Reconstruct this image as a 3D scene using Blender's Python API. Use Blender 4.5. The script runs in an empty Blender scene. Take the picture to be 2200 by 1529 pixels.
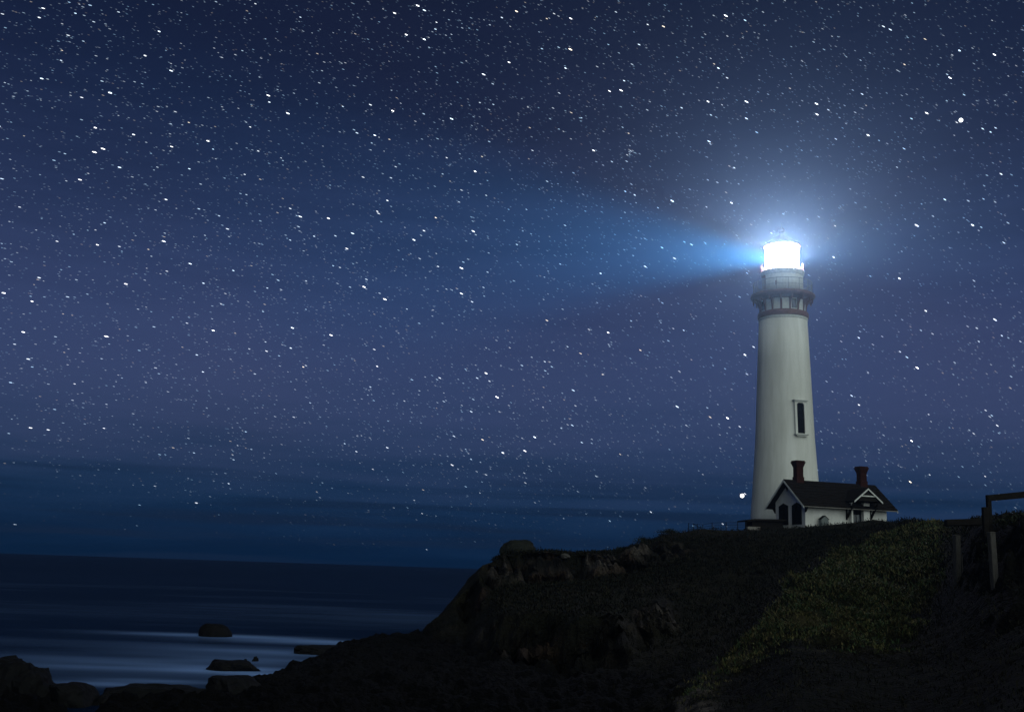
import bpy, bmesh, math, random
import numpy as np
from mathutils import Vector, Matrix

random.seed(7)
rng = np.random.default_rng(11)
scene = bpy.context.scene
C = scene.collection
R = math.radians

# ------------------------------------------------------------------ camera
CAM_Z = 7.0
FPX = 2297.0
PITCH, ROLL = R(11.0), R(1.94)
cam_d = bpy.data.cameras.new('camera')
cam = bpy.data.objects.new('camera', cam_d)
C.objects.link(cam)
cam_d.sensor_width = 36.0
cam_d.lens = FPX / 2200.0 * 36.0
cam_d.clip_start = 0.2
cam_d.clip_end = 12000.0
CAMROT = Matrix.Rotation(R(90) + PITCH, 3, 'X') @ Matrix.Rotation(ROLL, 3, 'Z')
cam.location = (0, 0, CAM_Z)
cam.rotation_euler = CAMROT.to_euler()
scene.camera = cam


def ray(u, v):
    return CAMROT @ Vector(((u - 1100.0) / FPX, -(v - 764.5) / FPX, -1.0))


def at(u, v, Y):
    d = ray(u, v)
    return Vector((d.x * Y / d.y, Y, CAM_Z + d.z * Y / d.y))


def z_at(u, v, r):
    d = ray(u, v)
    return CAM_Z + r * d.z / math.hypot(d.x, d.y)


def az_of(u, v=1250):
    d = ray(u, v)
    return math.degrees(math.atan2(d.x, d.y))


# ------------------------------------------------------------------ sky, moon light, exposure
SUN_AZ, SUN_EL = R(152.0), R(22.0)        # azimuth clockwise from +Y (the view direction)
world = bpy.data.worlds.new('World')
scene.world = world
world.use_nodes = True
nt = world.node_tree
nt.nodes.clear()


def N(tree, kind, **kw):
    n = tree.nodes.new(kind)
    for k, v in kw.items():
        setattr(n, k, v)
    return n


def lin(r, g, b):
    f = lambda c: ((c / 255.0) / 12.92) if c <= 10 else (((c / 255.0) + 0.055) / 1.055) ** 2.4
    return (f(r), f(g), f(b), 1.0)


wo = N(nt, 'ShaderNodeOutputWorld')
bg = N(nt, 'ShaderNodeBackground')
bg2 = N(nt, 'ShaderNodeBackground')
addw = N(nt, 'ShaderNodeAddShader')
sky = N(nt, 'ShaderNodeTexSky')
sky.sky_type = 'NISHITA'
sky.sun_disc = False
sky.sun_elevation = SUN_EL
sky.sun_rotation = SUN_AZ
bg2.inputs['Strength'].default_value = 0.0004
nt.links.new(sky.outputs[0], bg2.inputs[0])
tc = N(nt, 'ShaderNodeTexCoord')
sep = N(nt, 'ShaderNodeSeparateXYZ')
nt.links.new(tc.outputs['Generated'], sep.inputs[0])
# low stratus: wavy distortion of the elevation used by the night-glow ramp
mp = N(nt, 'ShaderNodeMapping')
mp.inputs['Scale'].default_value = (5.0, 5.0, 60.0)
nt.links.new(tc.outputs['Generated'], mp.inputs[0])
cn = N(nt, 'ShaderNodeTexNoise')
cn.inputs['Scale'].default_value = 1.0
cn.inputs['Detail'].default_value = 4.0
nt.links.new(mp.outputs[0], cn.inputs['Vector'])
dm = N(nt, 'ShaderNodeMath', operation='MULTIPLY_ADD')
dm.inputs[1].default_value = 0.075
nt.links.new(cn.outputs[0], dm.inputs[0])
dz = N(nt, 'ShaderNodeMath', operation='SUBTRACT')
dz.inputs[1].default_value = 0.037
nt.links.new(sep.outputs['Z'], dm.inputs[2])
nt.links.new(dm.outputs[0], dz.inputs[0])
ramp = N(nt, 'ShaderNodeValToRGB')
cr = ramp.color_ramp
cr.interpolation = 'B_SPLINE'
stops = [(0.0, (2, 29, 58)), (0.02, (4, 34, 66)), (0.05, (16, 46, 80)), (0.09, (37, 57, 92)),
         (0.14, (54, 69, 107)), (0.21, (53, 68, 108)), (0.30, (38, 50, 84)), (0.40, (21, 31, 60)), (0.52, (18, 27, 52)), (1.0, (14, 22, 44))]
while len(cr.elements) < len(stops):
    cr.elements.new(0.5)
for e, (p, c) in zip(cr.elements, stops):
    e.position = p
    e.color = lin(*c)
nt.links.new(dz.outputs[0], ramp.inputs[0])
# broad mottling of the airglow, warmer and bluer patches
an = N(nt, 'ShaderNodeTexNoise')
an.inputs['Scale'].default_value = 3.2
an.inputs['Detail'].default_value = 5.0
nt.links.new(tc.outputs['Generated'], an.inputs['Vector'])
ar = N(nt, 'ShaderNodeValToRGB')
ar.color_ramp.elements[0].position = 0.3
ar.color_ramp.elements[0].color = (0.90, 0.98, 1.02, 1)
ar.color_ramp.elements[1].position = 0.7
ar.color_ramp.elements[1].color = (1.18, 1.03, 1.0, 1)
nt.links.new(an.outputs[0], ar.inputs[0])
mp2 = N(nt, 'ShaderNodeMapping')
mp2.inputs['Scale'].default_value = (3.0, 3.0, 75.0)
mp2.inputs['Location'].default_value = (4.2, 1.3, .4)
nt.links.new(tc.outputs['Generated'], mp2.inputs[0])
cn2 = N(nt, 'ShaderNodeTexNoise')
cn2.inputs['Scale'].default_value = 1.0
cn2.inputs['Detail'].default_value = 3.0
nt.links.new(mp2.outputs[0], cn2.inputs['Vector'])
band = N(nt, 'ShaderNodeMapRange', interpolation_type='SMOOTHSTEP')     # only low over the sea
band.inputs['From Min'].default_value = .105
band.inputs['From Max'].default_value = .03
nt.links.new(sep.outputs['Z'], band.inputs['Value'])
thr = N(nt, 'ShaderNodeMapRange', interpolation_type='SMOOTHSTEP')
thr.inputs['From Min'].default_value = .48
thr.inputs['From Max'].default_value = .66
nt.links.new(cn2.outputs[0], thr.inputs['Value'])
cf = N(nt, 'ShaderNodeMath', operation='MULTIPLY')
nt.links.new(band.outputs[0], cf.inputs[0])
nt.links.new(thr.outputs[0], cf.inputs[1])
cld = N(nt, 'ShaderNodeMix', data_type='RGBA')
cld.inputs['B'].default_value = lin(12, 34, 62)
nt.links.new(cf.outputs[0], cld.inputs['Factor'])
nt.links.new(ramp.outputs[0], cld.inputs['A'])
mm = N(nt, 'ShaderNodeMix', data_type='RGBA', blend_type='MULTIPLY')
mm.inputs['Factor'].default_value = 1.0
nt.links.new(cld.outputs['Result'], mm.inputs['A'])
nt.links.new(ar.outputs[0], mm.inputs['B'])
nt.links.new(mm.outputs['Result'], bg.inputs[0])
bg.inputs['Strength'].default_value = 0.92
nt.links.new(bg.outputs[0], addw.inputs[0])
nt.links.new(bg2.outputs[0], addw.inputs[1])
nt.links.new(addw.outputs[0], wo.inputs[0])

sun_d = bpy.data.lights.new('moon_light', 'SUN')
sun_d.energy = 1.65
sun_d.angle = R(100.0)
sun_d.color = (0.88, 1.0, 0.90)
sun = bpy.data.objects.new('moon_light', sun_d)
C.objects.link(sun)
SUN_DIR = Vector((math.sin(SUN_AZ) * math.cos(SUN_EL), math.cos(SUN_AZ) * math.cos(SUN_EL), math.sin(SUN_EL)))
sun.rotation_euler = SUN_DIR.to_track_quat('Z', 'Y').to_euler()
sun.location = SUN_DIR * 60

vs = scene.view_settings
scene.display_settings.display_device = 'sRGB'
vs.view_transform = 'Standard'
vs.look = 'None'
vs.exposure = 0.0
vs.gamma = 1.0
vs.use_curve_mapping = False
scene.render.engine = 'CYCLES'
cy = scene.cycles
cy.use_denoising = True
cy.denoiser = 'OPENIMAGEDENOISE'
cy.volume_bounces = 0
cy.max_bounces = 4
cy.transparent_max_bounces = 12
cy.sample_clamp_indirect = 3.0
cy.caustics_reflective = False
cy.caustics_refractive = False

# ------------------------------------------------------------------ helpers


def mat(name, color, rough=0.8, noise=0.0, nscale=3.0, bump=0.0, bscale=20.0, spec=0.3, metal=0.0, attr=None, stretch=None, color2=None):
    m = bpy.data.materials.new(name)
    m.use_nodes = True
    t = m.node_tree
    b = t.nodes['Principled BSDF']
    b.inputs['Roughness'].default_value = rough
    b.inputs['Specular IOR Level'].default_value = spec
    b.inputs['Metallic'].default_value = metal
    tcn = N(t, 'ShaderNodeTexCoord')
    vec = tcn.outputs['Object']
    if stretch:
        mpn = N(t, 'ShaderNodeMapping')
        mpn.inputs['Scale'].default_value = stretch
        t.links.new(vec, mpn.inputs[0])
        vec = mpn.outputs[0]
    nn = N(t, 'ShaderNodeTexNoise')
    nn.inputs['Scale'].default_value = nscale
    nn.inputs['Detail'].default_value = 6.0
    nn.inputs['Roughness'].default_value = 0.65
    t.links.new(vec, nn.inputs['Vector'])
    rp = N(t, 'ShaderNodeValToRGB')
    rp.color_ramp.elements[0].position = 0.32
    rp.color_ramp.elements[1].position = 0.68
    c2 = color2 or tuple(c * (1 - noise) for c in color)
    rp.color_ramp.elements[0].color = (*c2, 1)
    rp.color_ramp.elements[1].color = (*[min(1, c * (1 + (noise if color2 is None else 0) * 0.5)) for c in color], 1)
    t.links.new(nn.outputs[0], rp.inputs[0])
    out = rp.outputs[0]
    if attr:
        an_ = N(t, 'ShaderNodeAttribute', attribute_name=attr)
        mx = N(t, 'ShaderNodeMix', data_type='RGBA', blend_type='MULTIPLY')
        mx.inputs['Factor'].default_value = 1.0
        t.links.new(out, mx.inputs['A'])
        t.links.new(an_.outputs['Color'], mx.inputs['B'])
        out = mx.outputs['Result']
    t.links.new(out, b.inputs['Base Color'])
    if bump:
        n2 = N(t, 'ShaderNodeTexNoise')
        n2.inputs['Scale'].default_value = bscale
        n2.inputs['Detail'].default_value = 5.0
        t.links.new(vec, n2.inputs['Vector'])
        bp = N(t, 'ShaderNodeBump')
        bp.inputs['Strength'].default_value = bump
        bp.inputs['Distance'].default_value = 0.05
        t.links.new(n2.outputs[0], bp.inputs['Height'])
        t.links.new(bp.outputs[0], b.inputs['Normal'])
    return m


def obj(name, bm, m, parent=None, smooth=False):
    me = bpy.data.meshes.new(name)
    if isinstance(bm, bmesh.types.BMesh):
        bmesh.ops.recalc_face_normals(bm, faces=bm.faces[:])
        bm.to_mesh(me)
        bm.free()
    else:
        me = bm
    if m is not None:
        me.materials.append(m)
    if smooth:
        me.polygons.foreach_set('use_smooth', [True] * len(me.polygons))
    o = bpy.data.objects.new(name, me)
    C.objects.link(o)
    if parent:
        o.parent = parent
    return o


def tag(o, label=None, cat=None, group=None, kind=None):
    if label: o['label'] = label
    if cat: o['category'] = cat
    if group: o['group'] = group
    if kind: o['kind'] = kind
    return o


def empty(name, loc, rz=0.0):
    o = bpy.data.objects.new(name, None)
    o.empty_display_size = 0.3
    C.objects.link(o)
    o.location = loc
    o.rotation_euler = (0, 0, rz)
    return o


def B():
    return bmesh.new()


def box(bm, x0, x1, y0, y1, z0, z1, bevel=0.0):
    r = bmesh.ops.create_cube(bm, size=1.0)
    vs_ = r['verts']
    bmesh.ops.scale(bm, vec=(x1 - x0, y1 - y0, z1 - z0), verts=vs_)
    bmesh.ops.translate(bm, vec=((x0 + x1) / 2, (y0 + y1) / 2, (z0 + z1) / 2), verts=vs_)
    if bevel:
        es = list({e for v in vs_ for e in v.link_edges})
        bmesh.ops.bevel(bm, geom=es, offset=bevel, segments=1, affect='EDGES')
    return bm


def prism(bm, pts, axis, a0, a1):
    """extrude a closed outline (list of 2-tuples) along an axis: 'x' takes (y,z), 'y' takes (x,z), 'z' takes (x,y)"""
    def P(p, a):
        return {'x': (a, p[0], p[1]), 'y': (p[0], a, p[1]), 'z': (p[0], p[1], a)}[axis]
    v0 = [bm.verts.new(P(p, a0)) for p in pts]
    v1 = [bm.verts.new(P(p, a1)) for p in pts]
    n = len(pts)
    bm.faces.new(v0[::-1])
    bm.faces.new(v1)
    for i in range(n):
        bm.faces.new((v0[i], v0[(i + 1) % n], v1[(i + 1) % n], v1[i]))
    return bm


def slab(bm, quad, th):
    """a plate from four corner points, thickened downwards along its normal"""
    q = [Vector(p) for p in quad]
    n = (q[1] - q[0]).cross(q[3] - q[0]).normalized()
    if n.z < 0: n = -n
    a = [bm.verts.new(p) for p in q]
    b = [bm.verts.new(p - n * th) for p in q]
    bm.faces.new(a)
    bm.faces.new(b[::-1])
    for i in range(4):
        bm.faces.new((a[i], b[i], b[(i + 1) % 4], a[(i + 1) % 4]))
    return bm


def tube(bm, pts, rad, seg=6):
    pts = [Vector(p) for p in pts]
    rads = rad if isinstance(rad, (list, tuple)) else [rad] * len(pts)
    rings = []
    for i, p in enumerate(pts):
        d = (pts[min(i + 1, len(pts) - 1)] - pts[max(i - 1, 0)]).normalized()
        a = d.orthogonal().normalized() if i == 0 else (rings[-1][1] - d * rings[-1][1].dot(d)).normalized()
        b = d.cross(a)
        rings.append(([bm.verts.new(p + (a * math.cos(t) + b * math.sin(t)) * rads[i]) for t in [2 * math.pi * k / seg for k in range(seg)]], a))
    for (r0, _), (r1, _) in zip(rings, rings[1:]):
        for k in range(seg):
            bm.faces.new((r0[k], r0[(k + 1) % seg], r1[(k + 1) % seg], r1[k]))
    bm.faces.new(rings[0][0][::-1])
    bm.faces.new(rings[-1][0])
    return bm


def lathe(bm, prof, seg=48, phi0=0.0, phi1=None, cap=True):
    """prof: (radius, z) pairs; phi measured from local -Y towards +X"""
    full = phi1 is None
    n = seg if full else seg + 1
    rows = []
    for r, z in prof:
        row = []
        for k in range(n):
            t = phi0 + (2 * math.pi * k / seg if full else (phi1 - phi0) * k / seg)
            row.append(bm.verts.new((r * math.sin(t), -r * math.cos(t), z)))
        rows.append(row)
    for a, b in zip(rows, rows[1:]):
        for k in range(n if full else n - 1):
            bm.faces.new((a[k], a[(k + 1) % n], b[(k + 1) % n], b[k]))
    if full and cap:
        if prof[0][0] > 1e-4: bm.faces.new(rows[0][::-1])
        if prof[-1][0] > 1e-4: bm.faces.new(rows[-1])
    return bm


def arc_slab(bm, r0, r1, z0, z1, p0, p1, seg=4):
    cols = []
    for k in range(seg + 1):
        t = p0 + (p1 - p0) * k / seg
        s, c = math.sin(t), math.cos(t)
        cols.append([bm.verts.new((r * s, -r * c, z)) for r, z in ((r0, z0), (r1, z0), (r1, z1), (r0, z1))])
    for a, b in zip(cols, cols[1:]):
        for i in range(4):
            bm.faces.new((a[i], b[i], b[(i + 1) % 4], a[(i + 1) % 4]))
    bm.faces.new(cols[0])
    bm.faces.new(cols[-1][::-1])
    return bm


def copy_tree(o, parent=None):
    c = o.copy()
    C.objects.link(c)
    c.parent = parent
    for ch in list(o.children):
        copy_tree(ch, c)
    return c


# value noise, vectorised
def _hash(ix, iy, iz, s):
    h = (ix.astype(np.int64) * 374761393 + iy.astype(np.int64) * 668265263 + iz.astype(np.int64) * 2147483647 + s * 974711) & 0xFFFFFFFF
    h = ((h ^ (h >> 13)) * 1274126177) & 0xFFFFFFFF
    h = h ^ (h >> 16)
    return (h & 0xFFFF) / 32767.5 - 1.0


def vnoise(x, y, z, s=0):
    ix, iy, iz = np.floor(x), np.floor(y), np.floor(z)
    fx, fy, fz = x - ix, y - iy, z - iz
    fx, fy, fz = [f * f * (3 - 2 * f) for f in (fx, fy, fz)]
    o = 0
    for a in (0, 1):
        for b in (0, 1):
            for c in (0, 1):
                w = (fx if a else 1 - fx) * (fy if b else 1 - fy) * (fz if c else 1 - fz)
                o = o + w * _hash(ix + a, iy + b, iz + c, s)
    return o


def fbm(x, y, z, octv=4, s=0, gain=0.5):
    o, amp, f = 0, 1.0, 1.0
    for k in range(octv):
        o = o + amp * vnoise(x * f + 13.1 * k, y * f - 7.7 * k, z * f + 3.3 * k, s + k)
        amp *= gain
        f *= 2.03
    return o


def sstep(a, b, x):
    t = np.clip((x - a) / (b - a), 0, 1)
    return t * t * (3 - 2 * t)


def mesh_np(name, verts, faces, col=None, attr='col'):
    """faces: (n,3) or (n,4) int array"""
    me = bpy.data.meshes.new(name)
    nv, nf, k = len(verts), len(faces), faces.shape[1]
    me.vertices.add(nv)
    me.vertices.foreach_set('co', verts.astype(np.float32).ravel())
    me.loops.add(nf * k)
    me.loops.foreach_set('vertex_index', faces.astype(np.int32).ravel())
    me.polygons.add(nf)
    me.polygons.foreach_set('loop_start', np.arange(0, nf * k, k, dtype=np.int32))
    me.polygons.foreach_set('loop_total', np.full(nf, k, dtype=np.int32))
    me.update(calc_edges=True)
    if col is not None:
        a = me.color_attributes.new(attr, 'FLOAT_COLOR', 'POINT')
        c4 = np.ones((nv, 4), np.float32)
        c4[:, :3] = col
        a.data.foreach_set('color', c4.ravel())
    return me


# ------------------------------------------------------------------ terrain (polar grid round the viewpoint, real heights)
COLS = {}


def col(az, *pts, u=None):
    out = []
    for r, k in pts:
        z = z_at(u, float(k[1:]), r) if isinstance(k, str) else k
        out.append((r, z))
    COLS[az] = out


def ucol(u, *pts):
    col(az_of(u), *pts, u=u)


SEA = [(110, -4), (280, -6)]
col(-180, (1, 5.4), (30, 6), (90, 7), (280, 6))
col(-120, (1, 5.4), (20, 4.5), (60, 2), (90, -1), (120, -4), (280, -6))
col(-70, (1, 5.4), (15, 3.6), (36, .8), (50, -1), (75, -4), (280, -6))
for uu in (-600, -150):
    ucol(uu, (1, 5.4), (15, 3.2), (36, .8), (52, .3), (58, -1), (75, -4), (280, -6))
ucol(0, (1, 5.4), (10, 4), (25, 1.8), (44, .6), (54, .6), (58, -1), (75, -4), (280, -6))
ucol(100, (1, 5.4), (10, 4), (25, 1.8), (44, .5), (53, .5), (57, -1), (75, -4), (280, -6))
ucol(205, (1, 5.4), (10, 4), (25, 1.6), (44, .4), (48, .2), (52, -.6), (75, -4), (280, -6))
ucol(260, (1, 5.4), (10, 4), (25, 1.6), (44, .4), (53, .5), (57, -1), (75, -4), (280, -6))
ucol(420, (1, 5.4), (10, 4), (25, 1.6), (44, .4), (55, .5), (58, -.6), (75, -4), (280, -6))
ucol(560, (1, 5.4), (10, 4), (25, 1.6), (44, .5), (58, .5), (64, .3), (68, -.8), (80, -4), (280, -6))
ucol(640, (1, 5.4), (10, 4), (25, 1.6), (44, .6), (62, .6), (74, .3), (79, -.8), (90, -4), (280, -6))
ucol(740, (1, 5.4), (25, 1.6), (45, .7), (62, .8), (80, .8), (87, .4), (92, -1), *SEA)
ucol(830, (1, 5.4), (25, 1.6), (45, .7), (64, .9), (82, 1.0), (88, 'v1377'), (92, .2), (97, -1.5), *SEA)
ucol(905, (1, 5.3), (25, 1.6), (45, .7), (68, .9), (85, 1.2), (91, 'v1362'), (95, 1.0), (102, -2), *SEA)
ucol(940, (1, 5.3), (25, 1.6), (45, .7), (70, 1.0), (85, 1.6), (93, 'v1328'), (97, 1.6), (106, -2), *SEA)
ucol(985, (1, 5.3), (25, 1.6), (45, .8), (70, 1.1), (82, 2.0), (90, 3.2), (96, 'v1272'), (100, 3.6), (112, -2), (280, -6))
ucol(1005, (1, 5.3), (25, 1.6), (45, .8), (68, 1.1), (80, 1.5), (89, 2.2), (93, 4.6), (97.5, 'v1246'), (102, 4.6), (116, -2), (280, -6))
ucol(1035, (1, 5.3), (25, 1.6), (45, .8), (62, 1.0), (72, 1.3), (76, 2.6), (86, 3.2), (91, 5.6), (95, 6.6), (100, 'v1216'), (105, 6.0), (120, -2), (280, -6))
ucol(1062, (1, 5.3), (25, 1.6), (45, .8), (60, 1.0), (69, 1.3), (73.5, 3.3), (86, 4.2), (92, 4.8), (96, 7.2), (102, 'v1201'), (108, 7.0), (124, -2), (280, -6))
ucol(1085, (1, 5.3), (25, 1.6), (45, .8), (58, 1.0), (66, 1.3), (71, 3.7), (82, 4.7), (92, 5.2), (97, 7.9), (104, 'v1190'), (110, 7.4), (126, -1), (280, -6))
ucol(1140, (1, 5.3), (25, 1.7), (45, .8), (56, 1.0), (64, 1.3), (69, 3.9), (80, 4.8), (92, 5.4), (97, 8.0), (105, 'v1187'), (116, 7.6), (130, 0), (280, -6))
ucol(1250, (1, 5.3), (25, 1.7), (45, .9), (54, 1.1), (60, 1.5), (65, 4.1), (78, 5.0), (92, 5.8), (97, 8.1), (106, 'v1190'), (125, 7.8), (150, 0), (280, -6))
ucol(1330, (1, 5.2), (25, 1.8), (44, 1.0), (52, 1.3), (60, 1.8), (65.5, 4.2), (80, 5.4), (93, 6.2), (98, 8.3), (107, 'v1185'), (128, 8), (160, 0), (280, -6))
ucol(1380, (1, 5.2), (20, 2.3), (34, 1.4), (40, 1.4), (46, 1.4), (54, 1.6), (63, 2.4), (68.5, 4.8), (82, 5.8), (94, 6.8), (99, 8.8), (108, 'v1168'), (128, 9.6), (165, 3), (280, -6))
ucol(1425, (1, 5.2), (20, 2.4), (34, 1.9), (39.5, 2.0), (48, 1.6), (56, 1.9), (66, 3.0), (71, 5.2), (84, 6.3), (95, 7.4), (100, 9.4), (109, 'v1148'), (130, 10.6), (165, 4), (280, -6))
ucol(1500, (1, 5.1), (20, 2.6), (34, 2.6), (42, 'v1455'), (50, 2.3), (60, 2.8), (72, 4.2), (86, 6.8), (99, 9.4), (110, 'v1137'), (135, 11.4), (175, 5), (280, -6))
ucol(1600, (1, 5.0), (20, 3.0), (36, 3.0), (48, 'v1385'), (56, 3.3), (64, 4.0), (78, 5.6), (92, 8.2), (103, 10.6), (112, 'v1131'), (150, 12.6), (185, 6), (280, -6))
ucol(1700, (1, 5.0), (20, 3.4), (30, 3.6), (44, 4.7), (60, 'v1243'), (69, 6.2), (80, 7.2), (92, 8.8), (104, 11.4), (113, 'v1128'), (150, 12.8), (200, 11), (280, -6))
ucol(1800, (1, 5.0), (20, 3.5), (30, 3.6), (45, 4.6), (60, 6.3), (75, 'v1186'), (83, 8.4), (95, 10.2), (106, 12.0), (114, 'v1122'), (150, 13.0), (220, 12), (280, -4))
ucol(1880, (1, 5.0), (20, 3.5), (30, 3.5), (45, 4.3), (60, 5.9), (75, 8.0), (90, 'v1156'), (98, 10.9), (108, 12.6), (115, 'v1118'), (150, 13.0), (230, 12), (280, -4))
ucol(1950, (1, 5.0), (20, 3.7), (30, 3.6), (45, 4.3), (60, 5.8), (75, 8.0), (94, 'v1136'), (102, 12.3), (112, 'v1123'), (150, 12.6), (240, 12), (280, -4))
ucol(2020, (1, 5.1), (18, 3.9), (26, 3.9), (34, 4.1), (46, 4.9), (58, 6.5), (74, 8.9), (90, 'v1128'), (110, 12.0), (240, 12), (280, -4))
ucol(2100, (1, 5.2), (15, 4.3), (22, 4.3), (30, 4.4), (38, 5.0), (46, 7.2), (52, 'v1123'), (70, 10.4), (110, 11.4), (240, 11), (280, -4))
ucol(2200, (1, 5.3), (15, 4.7), (22, 4.9), (30, 5.0), (38, 6.0), (46, 'v1118'), (60, 10.2), (110, 11.0), (240, 11), (280, -4))
ucol(2500, (1, 5.4), (14, 5.2), (22, 5.4), (32, 5.8), (44, 7.6), (60, 9.0), (110, 10.8), (240, 11), (280, -2))
col(48, (1, 5.4), (12, 5.8), (22, 6.2), (32, 6.4), (44, 7.0), (110, 10.0), (240, 11), (280, 0))
col(62, (1, 5.4), (12, 6.4), (20, 7.2), (28, 7.4), (42, 7.4), (110, 10.0), (240, 11), (280, 2))  # unseen bank right of view, height shaped for light and shade on the slope
col(85, (1, 5.4), (10, 6.8), (18, 8.0), (30, 8.2), (60, 9.0), (110, 10.4), (240, 11), (280, 4))
col(120, (1, 5.4), (14, 6.4), (40, 8.2), (110, 9.4), (280, 8))
col(180, (1, 5.4), (30, 6), (90, 7), (280, 6))

AZ = np.concatenate([np.arange(-180, -32, 4.0), np.arange(-32, -27, .5), np.arange(-27, 27.5, .07), np.arange(27.5, 34, .5), np.arange(34, 180.1, 4.0)])
AZ[-1] = 180.0
RR = np.concatenate([np.geomspace(1.0, 30, 90)[:-1], np.arange(30, 122, .27), np.geomspace(122, 280, 50)])
_azk = np.array(sorted(COLS))
_prof = np.array([np.interp(RR, *zip(*COLS[a])) for a in _azk])
# soften each profile a little along its range
ker = np.array([1, 4, 6, 4, 1.0]); ker /= ker.sum()
_p2 = np.pad(_prof, ((0, 0), (2, 2)), mode='edge')
_prof = sum(ker[i] * _p2[:, i:i + len(RR)] for i in range(5))
ki = np.clip(np.searchsorted(_azk, AZ, side='right') - 1, 0, len(_azk) - 2)
tt = (AZ - _azk[ki]) / (_azk[ki + 1] - _azk[ki])
HB = _prof[ki] * (1 - tt)[:, None] + _prof[ki + 1] * tt[:, None]      # (az, r)
AZ2, RR2 = np.meshgrid(np.radians(AZ), RR, indexing='ij')
HB -= .34 * sstep(az_of(1500), az_of(1580), np.degrees(AZ2)) * (1 - sstep(az_of(1930), az_of(1990), np.degrees(AZ2))) * sstep(96, 104, RR2)
X = RR2 * np.sin(AZ2)
Y = RR2 * np.cos(AZ2)
# steepness of the base surface: strong relief on the cliffs, gentle on the grass
gr = np.abs(np.gradient(HB, RR, axis=1))
steep = sstep(.16, .42, gr)
for _ in range(6):
    steep = (np.roll(steep, 1, 0) + steep * 2 + np.roll(steep, -1, 0)) / 4
    steep[:, 1:-1] = (steep[:, :-2] + steep[:, 2:] + 2 * steep[:, 1:-1]) / 4
inview = 1.0
low = 1 - sstep(1.5, 3.5, HB)
near = sstep(3, 12, RR2)
n1 = fbm(X * .22, Y * .22, HB * .3, 4, 3)
n2 = fbm(X * .9, Y * .9, HB * .9, 4, 21, .55)
rid = 1 - np.abs(fbm(X * .33 + .12 * HB, Y * .10, HB * .08, 4, 40, .55))      # fins running down the face
rockm = np.clip(steep + .55 * low, 0, 1)
flatm = sstep(97, 106, RR2) * (1 - steep) * sstep(8, 11, np.degrees(AZ2) * 0 + HB)   # building platform
Z = HB + near * ((1 - rockm) * (.16 * n1 + .10 * n2) * (1 - .75 * flatm)
                 + steep * ((1.0 + 1.3 * sstep(58, 66, RR2)) * (rid - .78) + .42 * n2 + .35 * n1)
                 + low * sstep(20, 40, RR2) * (.55 * (np.abs(n1) - .3) + .38 * (.35 - np.abs(n2))))
Z += near * rockm * sstep(30, 45, RR2) * .55 * (.35 - np.abs(fbm(X * .55, Y * .55, HB * .5, 4, 333, .6)))
# push the face in and out
dr = near * steep * (1.0 + 1.3 * sstep(58, 66, RR2)) * (1.1 * fbm(X * .3, Y * .3, Z * .5, 3, 77) + .6 * (.4 - np.abs(fbm(X * .9, Y * .9, Z * .5, 4, 90))))
X = X + dr * np.sin(AZ2)
Y = Y + dr * np.cos(AZ2)

U2 = 1100 + FPX * np.tan(AZ2.clip(-1.2, 1.2))      # nominal column, used for planting zones only


def lookup(field, az_deg, r):
    i = np.clip(np.searchsorted(AZ, az_deg, side='right') - 1, 0, len(AZ) - 2)
    j = np.clip(np.searchsorted(RR, r, side='right') - 1, 0, len(RR) - 2)
    a = ((az_deg - AZ[i]) / (AZ[i + 1] - AZ[i]))
    b = ((r - RR[j]) / (RR[j + 1] - RR[j]))
    return (field[i, j] * (1 - a) * (1 - b) + field[i + 1, j] * a * (1 - b) + field[i, j + 1] * (1 - a) * b + field[i + 1, j + 1] * a * b)


def ground_z(x, y):
    r = math.hypot(x, y)
    return float(lookup(Z, np.array([math.degrees(math.atan2(x, y))]), np.array([r]))[0])


# zone of the grassy spur: its crest line in (azimuth, range)
spur_az = np.array([az_of(u) for u in (1330, 1425, 1500, 1600, 1700, 1800, 1880, 1950, 2020, 2080)])
spur_r = np.array([37, 39.5, 42, 48, 60, 75, 88, 94, 92, 70.0])
azd = np.degrees(AZ2)
crest_r = np.interp(azd, spur_az, spur_r)
zone = sstep(az_of(1450), az_of(1530), azd) * (1 - sstep(az_of(1990), az_of(2060), azd)) * sstep(crest_r + 3.0, crest_r - .5, RR2)
foot = np.interp(azd, [az_of(u) for u in (1380, 1500, 1600, 1700, 1800, 1900, 1980, 2040)], (36, 39, 41, 41, 42, 45, 51, 58))
zone = zone * sstep(-4.0, 6.0, RR2 - foot - 2 + 5.0 * n1 + 3.0 * n2)  # cut to the lit area: light and shade put into the ground colour
zone = zone * sstep(-.6, .5, sstep(az_of(2070), az_of(1960), azd) * 1.3 - .5 + .5 * n1)
humps = fbm(X * .55, Y * .55, Z * 0, 3, 150)
Z += zone * .38 * humps
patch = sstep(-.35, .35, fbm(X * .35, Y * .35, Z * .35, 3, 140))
cm = np.zeros(X.shape + (3,))


def mixc(a, b, m):
    return a * (1 - m[..., None]) + np.array(b) * m[..., None]


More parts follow.
